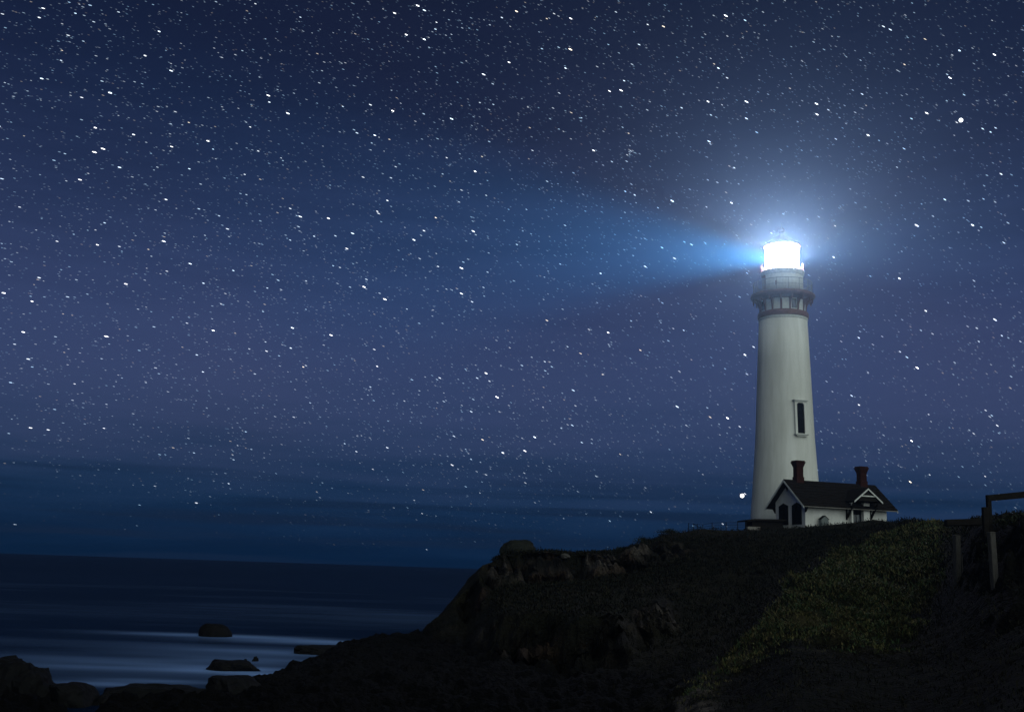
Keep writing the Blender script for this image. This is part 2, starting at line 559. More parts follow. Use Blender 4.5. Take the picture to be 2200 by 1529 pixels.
cm[:] = (.013, .013, .008)                                                         # heath
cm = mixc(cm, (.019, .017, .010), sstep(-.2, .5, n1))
cm = mixc(cm, (.012, .011, .010), rockm * .9)                                      # dark weathered rock
cliff = sstep(58, 66, RR2)
fin = cliff * sstep(.62, .92, rid) * steep * sstep(-.3, .4, fbm(X * .25, Y * .25, Z * .25, 2, 161))
cm = mixc(cm, (.10, .084, .074), fin * .9)                                        # paler rock ribs, their highlights put into the colour
cm = mixc(cm, (.045, .028, .019), cliff * steep * sstep(.25, .6, fbm(X * .5, Y * .5, Z * .5, 3, 171)) * .7)   # rusty growth
cm = mixc(cm, (.005, .005, .006), low * sstep(2.2, 1.2, Z))                         # wet rock near the water line
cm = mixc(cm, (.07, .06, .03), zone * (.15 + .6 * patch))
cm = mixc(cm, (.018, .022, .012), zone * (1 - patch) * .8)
path = sstep(az_of(1350), az_of(1420), azd) * (1 - sstep(az_of(1500), az_of(1580), azd)) * sstep(30, 33, RR2) * sstep(41, 38, RR2)
cm = mixc(cm, (.12, .10, .085), path * sstep(-.3, .3, n2))
near_shade = (1 - zone) * (1 - path * .6) * (1 - sstep(52, 64, RR2))
cm *= (1 - .55 * near_shade)[..., None]                                             # shade over the near hollow put into the soil colour
cm *= (1 + .35 * n2[..., None]).clip(.4, 1.7)

na, nr = X.shape
idx = np.arange(na * nr).reshape(na, nr)
F = np.stack([idx[:-1, :-1], idx[:-1, 1:], idx[1:, 1:], idx[1:, :-1]], -1).reshape(-1, 4)
V = np.stack([X, Y, Z], -1).reshape(-1, 3)
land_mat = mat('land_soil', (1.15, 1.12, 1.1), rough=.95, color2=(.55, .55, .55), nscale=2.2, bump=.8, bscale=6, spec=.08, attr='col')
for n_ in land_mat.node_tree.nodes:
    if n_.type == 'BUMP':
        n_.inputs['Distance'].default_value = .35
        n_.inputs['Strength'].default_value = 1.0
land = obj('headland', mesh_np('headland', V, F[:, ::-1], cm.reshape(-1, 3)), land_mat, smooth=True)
crag = (steep * cliff)[:-1, :-1].ravel() > .3                                     # broken facets on the rock face
land.data.polygons.foreach_set('use_smooth', ~crag)
tag(land, kind='structure')

# ------------------------------------------------------------------ sea
SEA_R = 1300.0
sa = np.concatenate([np.arange(-180, -32, 3.0), np.arange(-32, 32, .16), np.arange(32, 180.1, 3.0)])
sa[-1] = 180
sr = np.concatenate([[0.0], np.geomspace(20, SEA_R, 300)])
A_, R_ = np.meshgrid(np.radians(sa), sr, indexing='ij')
sx, sy = R_ * np.sin(A_), R_ * np.cos(A_)


def sea_pt(u, v):
    d = ray(u, v)
    k = -CAM_Z / d.z
    return np.array([d.x * k, d.y * k])


foam = np.zeros(sx.shape)
# long-exposure surf: soft white-water sheets (centre pixel, half extents in metres across / along, amount)
for (u, v, hx, hy, amt) in [(470, 1366, 7.5, 1.6, .9), (330, 1360, 5.0, 1.2, .45), (640, 1375, 6.0, 2.4, 1.0), (790, 1384, 4.0, 1.8, .8),
                            (560, 1400, 5.0, 1.6, .75), (500, 1418, 5.0, 1.6, .75), (330, 1428, 6.5, 1.4, .75), (200, 1432, 4.5, 1.2, .45),
                            (230, 1468, 2.5, .8, .95), (330, 1462, 3.0, .6, .7), (450, 1440, 2.6, .9, .8), (530, 1436, 2.2, .8, .9), (150, 1412, 5, 1.4, .25), (600, 1450, 2.0, .9, .9),
                            (480, 1400, 14, 6, .22), (300, 1440, 12, 4, .25), (560, 1430, 8, 4, .25), (880, 1325, 9, 9, .16), (700, 1310, 22, 10, .12), (400, 1320, 26, 8, .08)]:
    c = sea_pt(u, v)
    foam += .52 * amt * np.exp(-((sx - c[0]) / (hx * 1.25)) ** 2 - ((sy - c[1]) / (hy * 1.35)) ** 2)
wob = fbm(sx * .08, sy * .36, sx * 0, 2, 200)
wob2 = fbm(sx * .03, sy * .12, sx * 0 + 4, 3, 230)
foam = np.clip(foam * (.66 + .38 * wob), 0, 1) + .05 * sstep(400, 60, R_) * np.clip(wob2 + .15, 0, 1)
fm = np.repeat(np.clip(foam, 0, 1)[..., None], 3, -1).reshape(-1, 3)
na, nr = sx.shape
idx = np.arange(na * nr).reshape(na, nr)
F = np.stack([idx[:-1, :-1], idx[:-1, 1:], idx[1:, 1:], idx[1:, :-1]], -1).reshape(-1, 4)[:, ::-1]
m = bpy.data.materials.new('sea_water')
m.use_nodes = True
t = m.node_tree
t.nodes.clear()
so = N(t, 'ShaderNodeOutputMaterial')
tcn = N(t, 'ShaderNodeTexCoord')
mpn = N(t, 'ShaderNodeMapping')
mpn.inputs['Scale'].default_value = (.12, .4, 1)
t.links.new(tcn.outputs['Object'], mpn.inputs[0])
nn = N(t, 'ShaderNodeTexNoise')
nn.inputs['Scale'].default_value = 1.0
nn.inputs['Detail'].default_value = 6
t.links.new(mpn.outputs[0], nn.inputs['Vector'])
bp = N(t, 'ShaderNodeBump')
bp.inputs['Strength'].default_value = .45
bp.inputs['Distance'].default_value = .9
t.links.new(nn.outputs[0], bp.inputs['Height'])
body = N(t, 'ShaderNodeBsdfDiffuse')
body.inputs['Color'].default_value = (.002, .008, .024, 1)
gl = N(t, 'ShaderNodeBsdfGlossy')
gl.inputs['Roughness'].default_value = .22
gl.inputs['Color'].default_value = (.62, .80, .95, 1)
t.links.new(bp.outputs[0], gl.inputs['Normal'])
fr_ = N(t, 'ShaderNodeFresnel')
fr_.inputs['IOR'].default_value = 1.33
t.links.new(bp.outputs[0], fr_.inputs['Normal'])
# a choppy sea seen at a low angle shows mostly the near faces of its waves, which mirror little
chop = N(t, 'ShaderNodeMath', operation='MULTIPLY')
chop.inputs[1].default_value = .17
t.links.new(fr_.outputs[0], chop.inputs[0])
wm = N(t, 'ShaderNodeMixShader')
t.links.new(chop.outputs[0], wm.inputs[0])
t.links.new(body.outputs[0], wm.inputs[1])
t.links.new(gl.outputs[0], wm.inputs[2])
fa = N(t, 'ShaderNodeAttribute', attribute_name='col')
fd = N(t, 'ShaderNodeBsdfDiffuse')
fd.inputs['Color'].default_value = (.28, .46, .88, 1)
mxs = N(t, 'ShaderNodeMixShader')
t.links.new(fa.outputs['Fac'], mxs.inputs[0])
t.links.new(wm.outputs[0], mxs.inputs[1])
t.links.new(fd.outputs[0], mxs.inputs[2])
t.links.new(mxs.outputs[0], so.inputs['Surface'])
sea = obj('sea', mesh_np('sea', np.stack([sx, sy, sx * 0], -1).reshape(-1, 3), F, fm), m, smooth=True)
tag(sea, kind='structure')

# ------------------------------------------------------------------ materials
M_white = mat('white_render', (.78, .78, .74), rough=.75, color2=(.57, .57, .52), nscale=.8, stretch=(1, 1, .11), bump=.15, bscale=9, spec=.2)
M_trim = mat('white_trim', (.62, .63, .60), rough=.7, noise=.2, nscale=5)
M_fascia = mat('weathered_fascia', (.26, .24, .22), rough=.8, color2=(.08, .075, .07), nscale=.6)
M_wall = mat('house_plaster', (.74, .73, .70), rough=.85, color2=(.54, .53, .50), nscale=.8, stretch=(1, 1, .35), bump=.2, bscale=7, spec=.15)
M_brown = mat('brown_iron', (.15, .068, .055), rough=.55, noise=.35, nscale=2.5, spec=.3)
M_panel = mat('panel_paint', (.66, .68, .64), rough=.7, noise=.2, nscale=3)
M_dark = mat('dark_opening', (.004, .004, .006), rough=.8, noise=.2, spec=.05)
M_pane = mat('dark_glass', (.02, .025, .035), rough=.12, noise=.2, spec=.5)
M_roof = mat('roof_shingle', (.012, .010, .010), rough=.95, noise=.5, nscale=6, bump=.6, bscale=14, spec=.05)
M_brick = mat('red_brick', (.042, .012, .009), rough=.9, color2=(.016, .006, .005), nscale=7, bump=.5, bscale=16, spec=.1)
M_wood_dark = mat('tarred_wood', (.012, .010, .009), rough=.9, noise=.4, nscale=5, spec=.1)
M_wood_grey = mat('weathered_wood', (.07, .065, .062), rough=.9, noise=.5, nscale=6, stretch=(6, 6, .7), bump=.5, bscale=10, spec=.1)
M_metal = mat('painted_rail', (.22, .24, .26), rough=.5, noise=.2, nscale=6, metal=.2)
M_box = mat('grey_box', (.14, .16, .16), rough=.7, noise=.25, nscale=4)
M_rock = mat('shore_rock', (.008, .008, .009), rough=.8, color2=(.003, .003, .004), nscale=1.6, bump=.9, bscale=4, spec=.1)
M_boulder = mat('boulder_rock', (.022, .024, .020), rough=.9, color2=(.008, .009, .007), nscale=1.2, bump=.9, bscale=4, spec=.1)


def emit_mat(name, color, strength, through=False):
    m = bpy.data.materials.new(name)
    m.use_nodes = True
    t = m.node_tree
    t.nodes.clear()
    o = N(t, 'ShaderNodeOutputMaterial')
    e = N(t, 'ShaderNodeEmission')
    e.inputs['Color'].default_value = (*color, 1)
    e.inputs['Strength'].default_value = strength
    if through:
        tr = N(t, 'ShaderNodeBsdfTransparent')
        a = N(t, 'ShaderNodeAddShader')
        t.links.new(e.outputs[0], a.inputs[0])
        t.links.new(tr.outputs[0], a.inputs[1])
        t.links.new(a.outputs[0], o.inputs[0])
    else:
        t.links.new(e.outputs[0], o.inputs[0])
    m.cycles.emission_sampling = 'NONE' if hasattr(m.cycles, 'emission_sampling') else m.cycles.emission_sampling
    return m


M_lit_pane = emit_mat('lit_lantern_glass', (.93, .96, 1.0), .7, True)
M_lens = emit_mat('lit_lens', (1.0, .97, .95), 3.0, True)

# ------------------------------------------------------------------ lighthouse
TY = 129.0
base = at(1689, 1118, TY)
dist = math.hypot(base.x, base.y)
dxy = Vector((base.x, base.y, 0)).normalized()
Z0 = ground_z(base.x, base.y) - .4
LH = empty('lighthouse', (base.x, base.y, Z0), math.atan2(-dxy.x, dxy.y))
tag(LH, 'tall white tapering lighthouse tower with brown gallery and brightly lit lantern', 'lighthouse')


def hz(v):
    d = ray(1684, v)
    return CAM_Z + d.z * TY / d.y - Z0


def px(n, v):
    p = at(1684, v, TY)
    depth = (p - Vector((0, 0, CAM_Z))).dot(CAMROT @ Vector((0, 0, -1)))
    return n * depth / FPX


def pr(*pts):
    return [(px(n, v), hz(v)) for n, v in pts]


body_prof = [(px(76, 1118), 0.0)] + pr((74.5, 1108), (70.5, 1060), (66, 1000), (62, 940), (58.4, 860), (54.6, 775), (50.6, 692))
obj('tower_shaft', lathe(B(), body_prof, 96), M_white, LH, True)
obj('belt_course', lathe(B(), pr((50.9, 692), (51.6, 690.5), (51.6, 686.5), (50, 686)), 96), M_trim, LH)
obj('brown_band', lathe(B(), pr((50.5, 686.3), (53.2, 685.5), (53.6, 679), (52.4, 675), (46, 674.5)), 96), M_brown, LH)
RD = px(45.5, 660)
obj('watch_room_wall', lathe(B(), [(RD, hz(675)), (RD, hz(647))], 64), M_brown, LH, True)
dark_idx = {1, -3, 4, 7}
for k in range(-7, 9):
    c = R(7.3 + 22.5 * k)
    h = R(8.6)
    if k in dark_idx:
        w = obj('window', arc_slab(B(), RD + .03, RD + .09, hz(673), hz(650), c - h, c + h), M_panel, LH)
        obj('pane', arc_slab(B(), RD + .06, RD + .102, hz(671.5), hz(651.5), c - h * .82, c + h * .82), M_pane, w)
    else:
        obj('wall_panel', arc_slab(B(), RD + .03, RD + .09, hz(673), hz(650), c - h, c + h), M_panel, LH)
RG = px(67.3, 640)
obj('gallery_deck', lathe(B(), [(RD - .2, hz(647.5)), (px(47.5, 648), hz(648.5)), (px(58, 646), hz(647)), (px(64, 643), hz(644.8)), (RG - .05, hz(641.8)), (RG, hz(641)), (RG, hz(637)), (RG - .12, hz(636)), (RD - .2, hz(636))], 96), M_brown, LH)
for k in range(16):
    t = R(7.3 + 11.25 + 22.5 * k)
    bm = B()
    r0, r1 = RD + .02, px(60.5, 645)
    prism(bm, [(r0, hz(674)), (r0 + .16, hz(673.5)), (r0 + .24, hz(663)), (r0 + .42, hz(654)), (r1, hz(648.2)), (r1 + .12, hz(650.5)), (r1 + .16, hz(647)), (r1 + .12, hz(645.6)), (r0, hz(648.6))], 'y', -.075, .075)
    prism(bm, [(r1 + .02, hz(655)), (r1 + .12, hz(655)), (r1 + .15, hz(646)), (r1 - .02, hz(648))], 'y', -.05, .05)
    br = obj('gallery_bracket', bm, M_brown, LH)
    br.rotation_euler = (0, 0, t - math.pi / 2)
# gallery railing
ZF = hz(636)
ZT = hz(611)
RRL = px(61.5, 625)
rail_parts = B()
for zz, rr in ((ZT, .045), (ZF + (ZT - ZF) * .52, .025), (ZF + .12, .025)):
    ring = [(RRL * math.sin(a), -RRL * math.cos(a), zz) for a in [2 * math.pi * i / 48 for i in range(49)]]
    tube(rail_parts, ring, rr, 5)
obj('gallery_rail', rail_parts, M_metal, LH)
post0 = None
for k in range(16):
    a = R(11.25 + 22.5 * k)
    o = obj('rail_post', tube(B(), [(0, 0, ZF), (0, 0, ZT + .06)], .04, 6), M_metal, LH) if post0 is None else post0.copy()
    if post0 is None:
        post0 = o
    else:
        C.objects.link(o)
        o.parent = LH
    o.location = (RRL * math.sin(a), -RRL * math.cos(a), 0)
bm = B()
for k in range(128):
    a = 2 * math.pi * k / 128
    x, y = RRL * math.sin(a), -RRL * math.cos(a)
    box(bm, x - .011, x + .011, y - .011, y + .011, ZF + .12, ZT)
tag(obj('baluster', bm, M_metal, LH), kind='stuff')
# upper drum
RU = px(43, 610)
obj('lantern_drum', lathe(B(), [(RU, ZF - .02), (RU, hz(594))], 64), M_panel, LH, True)
obj('drum_dark_panel', arc_slab(B(), RU - .05, RU + .05, ZF, hz(596), R(-78), R(-54)), M_brown, LH)  # dark curved panel on the left of the drum
obj('drum_vent', box(B(), -.06, .06, -.05, .05, 0, .55), M_brown, LH).location = (RU * math.sin(R(-18)), -RU * math.cos(R(-18)) - .04, hz(622))
RL = px(35.2, 560)
RUG = px(46, 588)
obj('lantern_deck', lathe(B(), [(RU - .1, hz(596.5)), (RU + .06, hz(596)), (RU + .14, hz(592.5)), (RUG - .04, hz(590.5)), (RUG, hz(589.5)), (RUG, hz(587)), (RL - .3, hz(586.6))], 64), M_panel, LH)
ring0 = None
for k in range(16):
    a = R(22.5 * k)
    if ring0 is None:
        ring0 = o = obj('lantern_rail_post', tube(B(), [(0, 0, hz(587)), (0, 0, hz(571))], .018, 5), M_brown, LH)
    else:
        o = ring0.copy(); C.objects.link(o); o.parent = LH
    o.location = ((RUG - .08) * math.sin(a), -(RUG - .08) * math.cos(a), 0)
bm = B()
for v in (571, 579):
    tube(bm, [((RUG - .08) * math.sin(a), -(RUG - .08) * math.cos(a), hz(v)) for a in [2 * math.pi * i / 32 for i in range(33)]], .014, 5)
obj('lantern_rail', bm, M_brown, LH)
# lantern glazing: 16 panes and their bars
ZP0, ZP1 = hz(586), hz(531)
for k in range(16):
    c = R(22.5 * k + 11.25)
    obj('lantern_pane', arc_slab(B(), RL - .02, RL, ZP0, ZP1, c - R(10.6), c + R(10.6), 2), M_lit_pane, LH)
bar0 = None
for k in range(16):
    a = R(22.5 * k)
    if bar0 is None:
        bar0 = o = obj('glazing_bar', box(B(), -.03, .03, -.05, .03, ZP0, ZP1), M_trim, LH)
    else:
        o = bar0.copy(); C.objects.link(o); o.parent = LH
    o.location = (RL * math.sin(a), -RL * math.cos(a), 0)
    o.rotation_euler = (0, 0, a)
lens_prof = [(.25, hz(583))]
for i in range(12):
    z = hz(582) + (hz(536) - hz(582)) * i / 12
    dzz = (hz(536) - hz(582)) / 12
    rr = 1.25 - .5 * abs((i - 5.5) / 6) ** 2.2
    lens_prof += [(rr, z), (rr + .09, z + dzz * .5), (rr, z + dzz * .96)]
lens_prof += [(.25, hz(535))]
obj('fresnel_lens', lathe(B(), lens_prof, 32), M_lens, LH)
obj('lantern_roof', lathe(B(), pr((34.0, 532), (37.6, 531.5), (38.4, 529.5), (37, 527), (27, 519.5), (17, 512.5), (9, 508.5), (7, 507)), 48), M_brown, LH, False)
vt = obj('roof_ventilator', lathe(B(), pr((5.6, 507.6), (5.8, 501), (7.4, 500), (7.4, 496), (5.6, 492.5), (2.5, 490.5), (0.001, 490)), 24), M_brown, LH)
obj('lightning_rod', tube(B(), [(0, 0, hz(490.5)), (0, 0, hz(479))], [.035, .012], 6), M_metal, vt)
# tower window
wphi = R(31.5)


def tower_r(z):
    return float(np.interp(z, [p[1] for p in body_prof], [p[0] for p in body_prof]))


zw0, zw1 = hz(938), hz(871)
rw = tower_r((zw0 + zw1) / 2)
tilt = math.atan2(tower_r(zw0) - tower_r(zw1), zw1 - zw0)
WN = empty('tower_window', (rw * math.sin(wphi), -rw * math.cos(wphi), (zw0 + zw1) / 2))
WN.parent = LH
WN.rotation_euler = (Matrix.Rotation(wphi, 3, 'Z') @ Matrix.Rotation(-tilt, 3, 'X')).to_euler()
hh = (zw1 - zw0) / 2
bm = B()
box(bm, -.78, -.48, -.22, .35, -hh, hh, .02)
box(bm, .48, .78, -.22, .35, -hh, hh, .02)
prism(bm, [(-.48, hh - .30), (-.28, hh - .12), (.28, hh - .12), (.48, hh - .30), (.48, hh), (-.48, hh)], 'y', -.22, .35)
obj('frame', bm, M_white, WN)
obj('window_hood', box(box(B(), -.95, .95, -.40, .3, hh + .10, hh + .24, .02), -.84, .84, -.30, .3, hh, hh + .10), M_trim, WN)
obj('sill', box(box(B(), -.88, .88, -.40, .3, -hh - .16, -hh, .02), -.70, .70, -.28, .3, -hh - .32, -hh - .16), M_trim, WN)
obj('pane', box(B(), -.48, .48, -.07, .0, -hh, hh - .12), M_dark, WN)
obj('sash', box(box(B(), .40, .478, -.115, -.072, -hh + .02, hh - .32), -.476, .40, -.11, -.072, -.03, .03), M_wood_dark, WN)
# stains under the belt course
# the lamp itself and its revolving beams
LAMP_Z = hz(557)


def lamp(name, kind, power, color, rad, direction=None, size=None):
    d = bpy.data.lights.new(name, kind)
    d.energy = power
    d.color = color
    d.shadow_soft_size = rad
    o = bpy.data.objects.new(name, d)
    C.objects.link(o)
    o.parent = LH
    o.location = (0, 0, LAMP_Z)
    if kind == 'POINT':      # a Fresnel lens throws its light level and upwards, little of it down
        d.use_nodes = True
        t = d.node_tree
        e = t.nodes['Emission']
        tcn = N(t, 'ShaderNodeTexCoord')
        sp = N(t, 'ShaderNodeSeparateXYZ')
        mr = N(t, 'ShaderNodeMapRange')
        mr.inputs['From Min'].default_value = -1
        rp = N(t, 'ShaderNodeValToRGB')
        rp.color_ramp.elements[0].position = 0.0
        rp.color_ramp.elements[0].color = (.01, .01, .01, 1)
        rp.color_ramp.elements[1].position = 1.0
        rp.color_ramp.elements[1].color = (.2, .2, .2, 1)
        for p_, c_ in ((.12, .06), (.20, .09), (.275, .09), (.32, .07), (.345, .20), (.36, .50), (.385, 1.0), (.56, 1.0), (.66, .55), (.80, .25)):
            e_ = rp.color_ramp.elements.new(p_)
            e_.color = (c_, c_, c_, 1)
        t.links.new(tcn.outputs['Normal'], sp.inputs[0])
        t.links.new(sp.outputs['Z'], mr.inputs['Value'])
        t.links.new(mr.outputs[0], rp.inputs[0])
        t.links.new(rp.outputs[0], e.inputs['Strength'])
    if kind == 'SPOT':
        d.spot_size = size
        d.spot_blend = 1.0
        local = Matrix.Rotation(-LH.rotation_euler.z, 3, 'Z') @ Vector(direction)
        o.rotation_euler = local.to_track_quat('-Z', 'Y').to_euler()
    return o


lamp('lamp_flame', 'POINT', 360000, (.74, .76, 1.0), .35)
lamp('lens_beam', 'SPOT', 1.9e7, (.04, .46, 1.0), .5, (-.85, -.52, -.135), R(32))
lamp('lens_beam', 'SPOT', 3.6e6, (.06, .46, 1.0), .5, (.66, -.74, -.10), R(44))

# ------------------------------------------------------------------ keeper's building at the tower foot
HA = R(19)
HL, HW = 10.6, 5.7
corner = at(1730.5, 1123.5, 116.5)
hzg = corner.z
HS = empty('oil_house', (corner.x, corner.y, hzg), HA)
tag(HS, 'low white gabled building with black roof and two red chimneys at the tower foot', 'building')
EH = 2.45                      # wall height to the eaves line
PITCHT = math.tan(R(38.5))
APEX = EH + HW / 2 * PITCHT
bm = B()
prism(bm, [(0, -1.2), (HW, -1.2), (HW, EH), (HW / 2, APEX), (0, EH)], 'x', 0, HL)
obj('wall', bm, M_wall, HS)
ov, ox0, ox1 = .95, .80, .75
zr = APEX + .16
yl, ze = HW + ov, zr - (HW / 2 + ov) * PITCHT
bm = B()
slab(bm, [(-ox0, -ov, ze), (HL + ox1, -ov, ze), (HL + ox1, HW / 2, zr), (-ox0, HW / 2, zr)], .13)
slab(bm, [(-ox0, yl, ze), (HL + ox1, yl, ze), (HL + ox1, HW / 2 + .004, zr - .003), (-ox0, HW / 2 + .004, zr - .003)], .13)
roof = obj('roof', bm, M_roof, HS)
# courses of shingles as shallow steps
bm = B()
for i in range(9):
    s0 = i / 9
    y0 = -ov + (HW / 2 + ov) * s0
    z0 = ze + (zr - ze) * s0
    y1 = -ov + (HW / 2 + ov) * (s0 + .108)
    z1 = ze + (zr - ze) * (s0 + .108)
    slab(bm, [(-ox0 - .02, y0, z0 + .055), (HL + ox1 + .02, y0, z0 + .055), (HL + ox1 + .02, y1, z1 + .012), (-ox0 - .02, y1, z1 + .012)], .05)
obj('shingle_course', bm, M_roof, roof)
# white verge boards and fascias
for (x0, x1) in ((-ox0 - .05, -ox0 + .01), (HL + ox1 - .01, HL + ox1 + .05)):
    bm = B()
    for sgn in (-1, 1):
        ye = -ov if sgn < 0 else yl
        prism(bm, [(ye, ze - .30), (ye, ze - .08), (HW / 2, zr - .06), (HW / 2, zr - .30)], 'x', x0, x1)
    obj('bargeboard', bm, M_trim, HS)
for y in (-ov - .03, yl - .02):
    obj('fascia', box(B(), -ox0 + .02, HL + ox1 - .02, y, y + .05, ze - .15, ze - .06), M_fascia, HS)
obj('gable_pendant', box(box(B(), -.42, -.30, HW / 2 - .09, HW / 2 + .09, APEX - .95, APEX - .1), -.40, -.32, HW / 2 - .05, HW / 2 + .05, APEX - 1.15, APEX - .95), M_wood_dark, HS)
# corner brackets under the gable eaves
for y, s in ((0, -1), (HW, 1)):
    bm = B()
    yy = [y, y + s * .12, y + s * .75, y + s * .68, y]
    prism(bm, list(zip(yy, [EH - 1.25, EH - 1.22, EH - .50, EH - .40, EH - .55])), 'x', -.06, .08)
    obj('eaves_bracket', bm, M_wood_dark, HS)
# gable windows with pointed heads
for (y0, y1) in ((.75, 2.35), (3.30, 4.90)):
    ym = (y0 + y1) / 2
    fr = obj('window', prism(B(), [(y0 - .10, -.1), (y1 + .10, -.1), (y1 + .10, 1.98), (ym, 2.30), (y0 - .10, 1.98)], 'x', -.06, .02), M_wood_dark, HS)
    for a, b_ in ((y0, ym - .03), (ym + .03, y1)):
        z2 = lambda y: 1.92 + .28 * (1 - abs(y - ym) / ((y1 - y0) / 2))
        obj('shutter', prism(B(), [(a, .02), (b_, .02), (b_, z2(b_)), (a, z2(a))], 'x', -.10, -.062), M_dark, fr)
# chimneys with corbelled tops
for cx, top in ((1.15, 2.10), (HL - 1.0, 1.95)):
    b0 = zr - .75
    cyy = HW / 2 + .02
    bm = B()
    box(bm, cx - .49, cx + .49, cyy - .44, cyy + .44, b0, zr + .35, .03)
    box(bm, cx - .41, cx + .41, cyy - .37, cyy + .37, zr + .35, zr + top - .75, .02)
    ch = obj('chimney', bm, M_brick, HS)
    bm = B()
    n = 7
    for i in range(n):
        e = .02 + .19 * (i / (n - 1)) ** 1.1
        box(bm, cx - .41 - e, cx + .41 + e, cyy - .37 - e, cyy + .37 + e, zr + top - .75 + i * .095, zr + top - .75 + (i + 1) * .095 - (.006 if i < n - 1 else 0), .012)
    e = .15
    box(bm, cx - .41 - e, cx + .41 + e, cyy - .37 - e, cyy + .37 + e, zr + top - .085, zr + top + .06, .03)
    obj('chimney_cap', bm, M_brick, ch)
    bm = B()
    for i in range(int((top - 1.05) / .14)):
        zz = zr + .38 + i * .14
        box(bm, cx - .418, cx + .418, cyy - .378, cyy + .378, zz, zz + .105)
    obj('brick_course', bm, M_brick, ch)
# entrance hood
px0, px1 = 5.05, 8.75
pm = (px0 + px1) / 2
pze, pzr = 2.62, 4.05
py = -1.75
bm = B()
slab(bm, [(px0, py, pze), (pm, py, pzr), (pm, 2.0, pzr), (px0, 2.0, pze)], .10)
slab(bm, [(px1, py, pze), (pm + .003, py, pzr - .002), (pm + .003, 2.0, pzr - .002), (px1, 2.0, pze)], .10)
hood = obj('porch_roof', bm, M_roof, HS)
bm = B()
for xa, xb in ((px0, pm), (px1, pm)):
    prism(bm, [(xa, pze - .20), (xa, pze - .02), (xb, pzr - .02), (xb, pzr - .20)], 'y', py - .05, py + .01)
obj('porch_bargeboard', bm, M_trim, HS)
obj('porch_tie', box(B(), pm - 1.0, pm + 1.0, py + .02, py + .10, pze + .50, pze + .62), M_trim, HS)
obj('porch_gable', prism(B(), [(px0 + .45, pze + .02), (px1 - .45, pze + .02), (pm, pzr - .26)], 'y', py + .14, py + .2), M_wood_dark, HS)
for xx in (5.25, 8.35):
    bm = B()
    box(bm, xx - .07, xx + .07, -.16, -.02, .6, 2.35)
    prism(bm, [(-.12, .75), (-.28, .80), (-1.45, 2.25), (-1.45, 2.45), (-1.30, 2.45), (-.12, 1.05)], 'x', xx - .065, xx + .065)
    obj('porch_bracket', bm, M_wood_dark, HS)
obj('porch_wall', box(box(B(), 7.15, 7.95, -.55, .02, -.6, 2.5), 5.55, 5.75, -.55, .02, -.6, 2.5), M_wall, HS)
door = obj('door', box(B(), 5.76, 7.14, -.10, -.02, -.4, 2.35), M_dark, HS)
obj('door_panel', box(box(B(), 5.9, 6.38, -.125, -.102, .2, 1.2), 6.5, 7.0, -.125, -.102, .2, 1.2), M_pane, door)

# small peaked box by the long wall
UB = empty('utility_box', HS.matrix_basis @ Vector((1.95, -.55, 0)), HA)
tag(UB, 'small grey peaked box standing against the long white wall', 'utility box')
obj('case', prism(B(), [(-.45, -.5), (.45, -.5), (.45, .52), (0, .86), (-.45, .52)], 'y', -.22, .22), M_box, UB)
bm = B()
slab(bm, [(-.52, -.27, .50), (.002, -.27, .90), (.002, .27, .90), (-.52, .27, .50)], .04)
slab(bm, [(.52, -.27, .50), (.0, -.27, .898), (.0, .27, .898), (.52, .27, .50)], .04)
obj('lid', bm, M_wood_dark, UB)

# low dark shed left of the building
pl = at(1602, 1128, 117.5)
pr_ = at(1674, 1128, 117.5)
SH = empty('low_shed', (pl.x, 117.5, pl.z), R(8))
tag(SH, 'long low dark shed with flat overhanging roof beside the tower base', 'shed')
w = (pr_ - pl).length + .6
obj('shed_wall', box(B(), .75, w, 0, 2.2, -.8, .52), M_wood_dark, SH)
obj('shed_roof', prism(B(), [(0, .42), (0, .56), (.9, .72), (w + .2, .80), (w + .2, .60), (.9, .52)], 'y', -.45, 2.6), M_wood_dark, SH)
obj('shed_footing', box(B(), .15, 1.6, -.25, .4, -.8, -.12), M_fascia, SH)

# ------------------------------------------------------------------ fence on the cliff edge
fpts = [(1479.5, 1138.5, 1123), (1490, 1138, 1124.5), (1498, 1138, 1125), (1510, 1137, 1126), (1530, 1136, 1122), (1560, 1134.5, 1121), (1585, 1133, 1121), (1603, 1132, 1121)]
FY = 111.5
p0 = at(1479.5, 1138, FY)
FE = empty('cliff_fence', (p0.x, FY, p0.z))
tag(FE, 'thin wire fence on low posts along the plateau edge left of the tower', 'fence')
tops = []
for (u, vb, vt_) in fpts:
    a, b_ = at(u, vb, FY) - p0 - Vector((0, 0, .0)), at(u, vt_, FY) - p0
    a, b_ = Vector((a.x, 0, a.z)), Vector((a.x, 0, b_.z))
    obj('fence_post', tube(B(), [a - Vector((0, 0, .5)), b_], .035, 6), M_wood_dark, FE)
    tops.append((a, b_))
for f in (.95, .5, .12):
    obj('fence_wire', tube(B(), [a.lerp(b_, f) + Vector((0, -.03, 0)) for a, b_ in tops], .014, 5), M_wood_dark, FE)
obj('fence_brace', tube(B(), [tops[1][1], tops[3][0]], .03, 6), M_wood_dark, FE)

# ------------------------------------------------------------------ timber on the near bank, right edge
RY = 43.5


def near_pt(u, v, Y=RY):
    return at(u, v, Y)


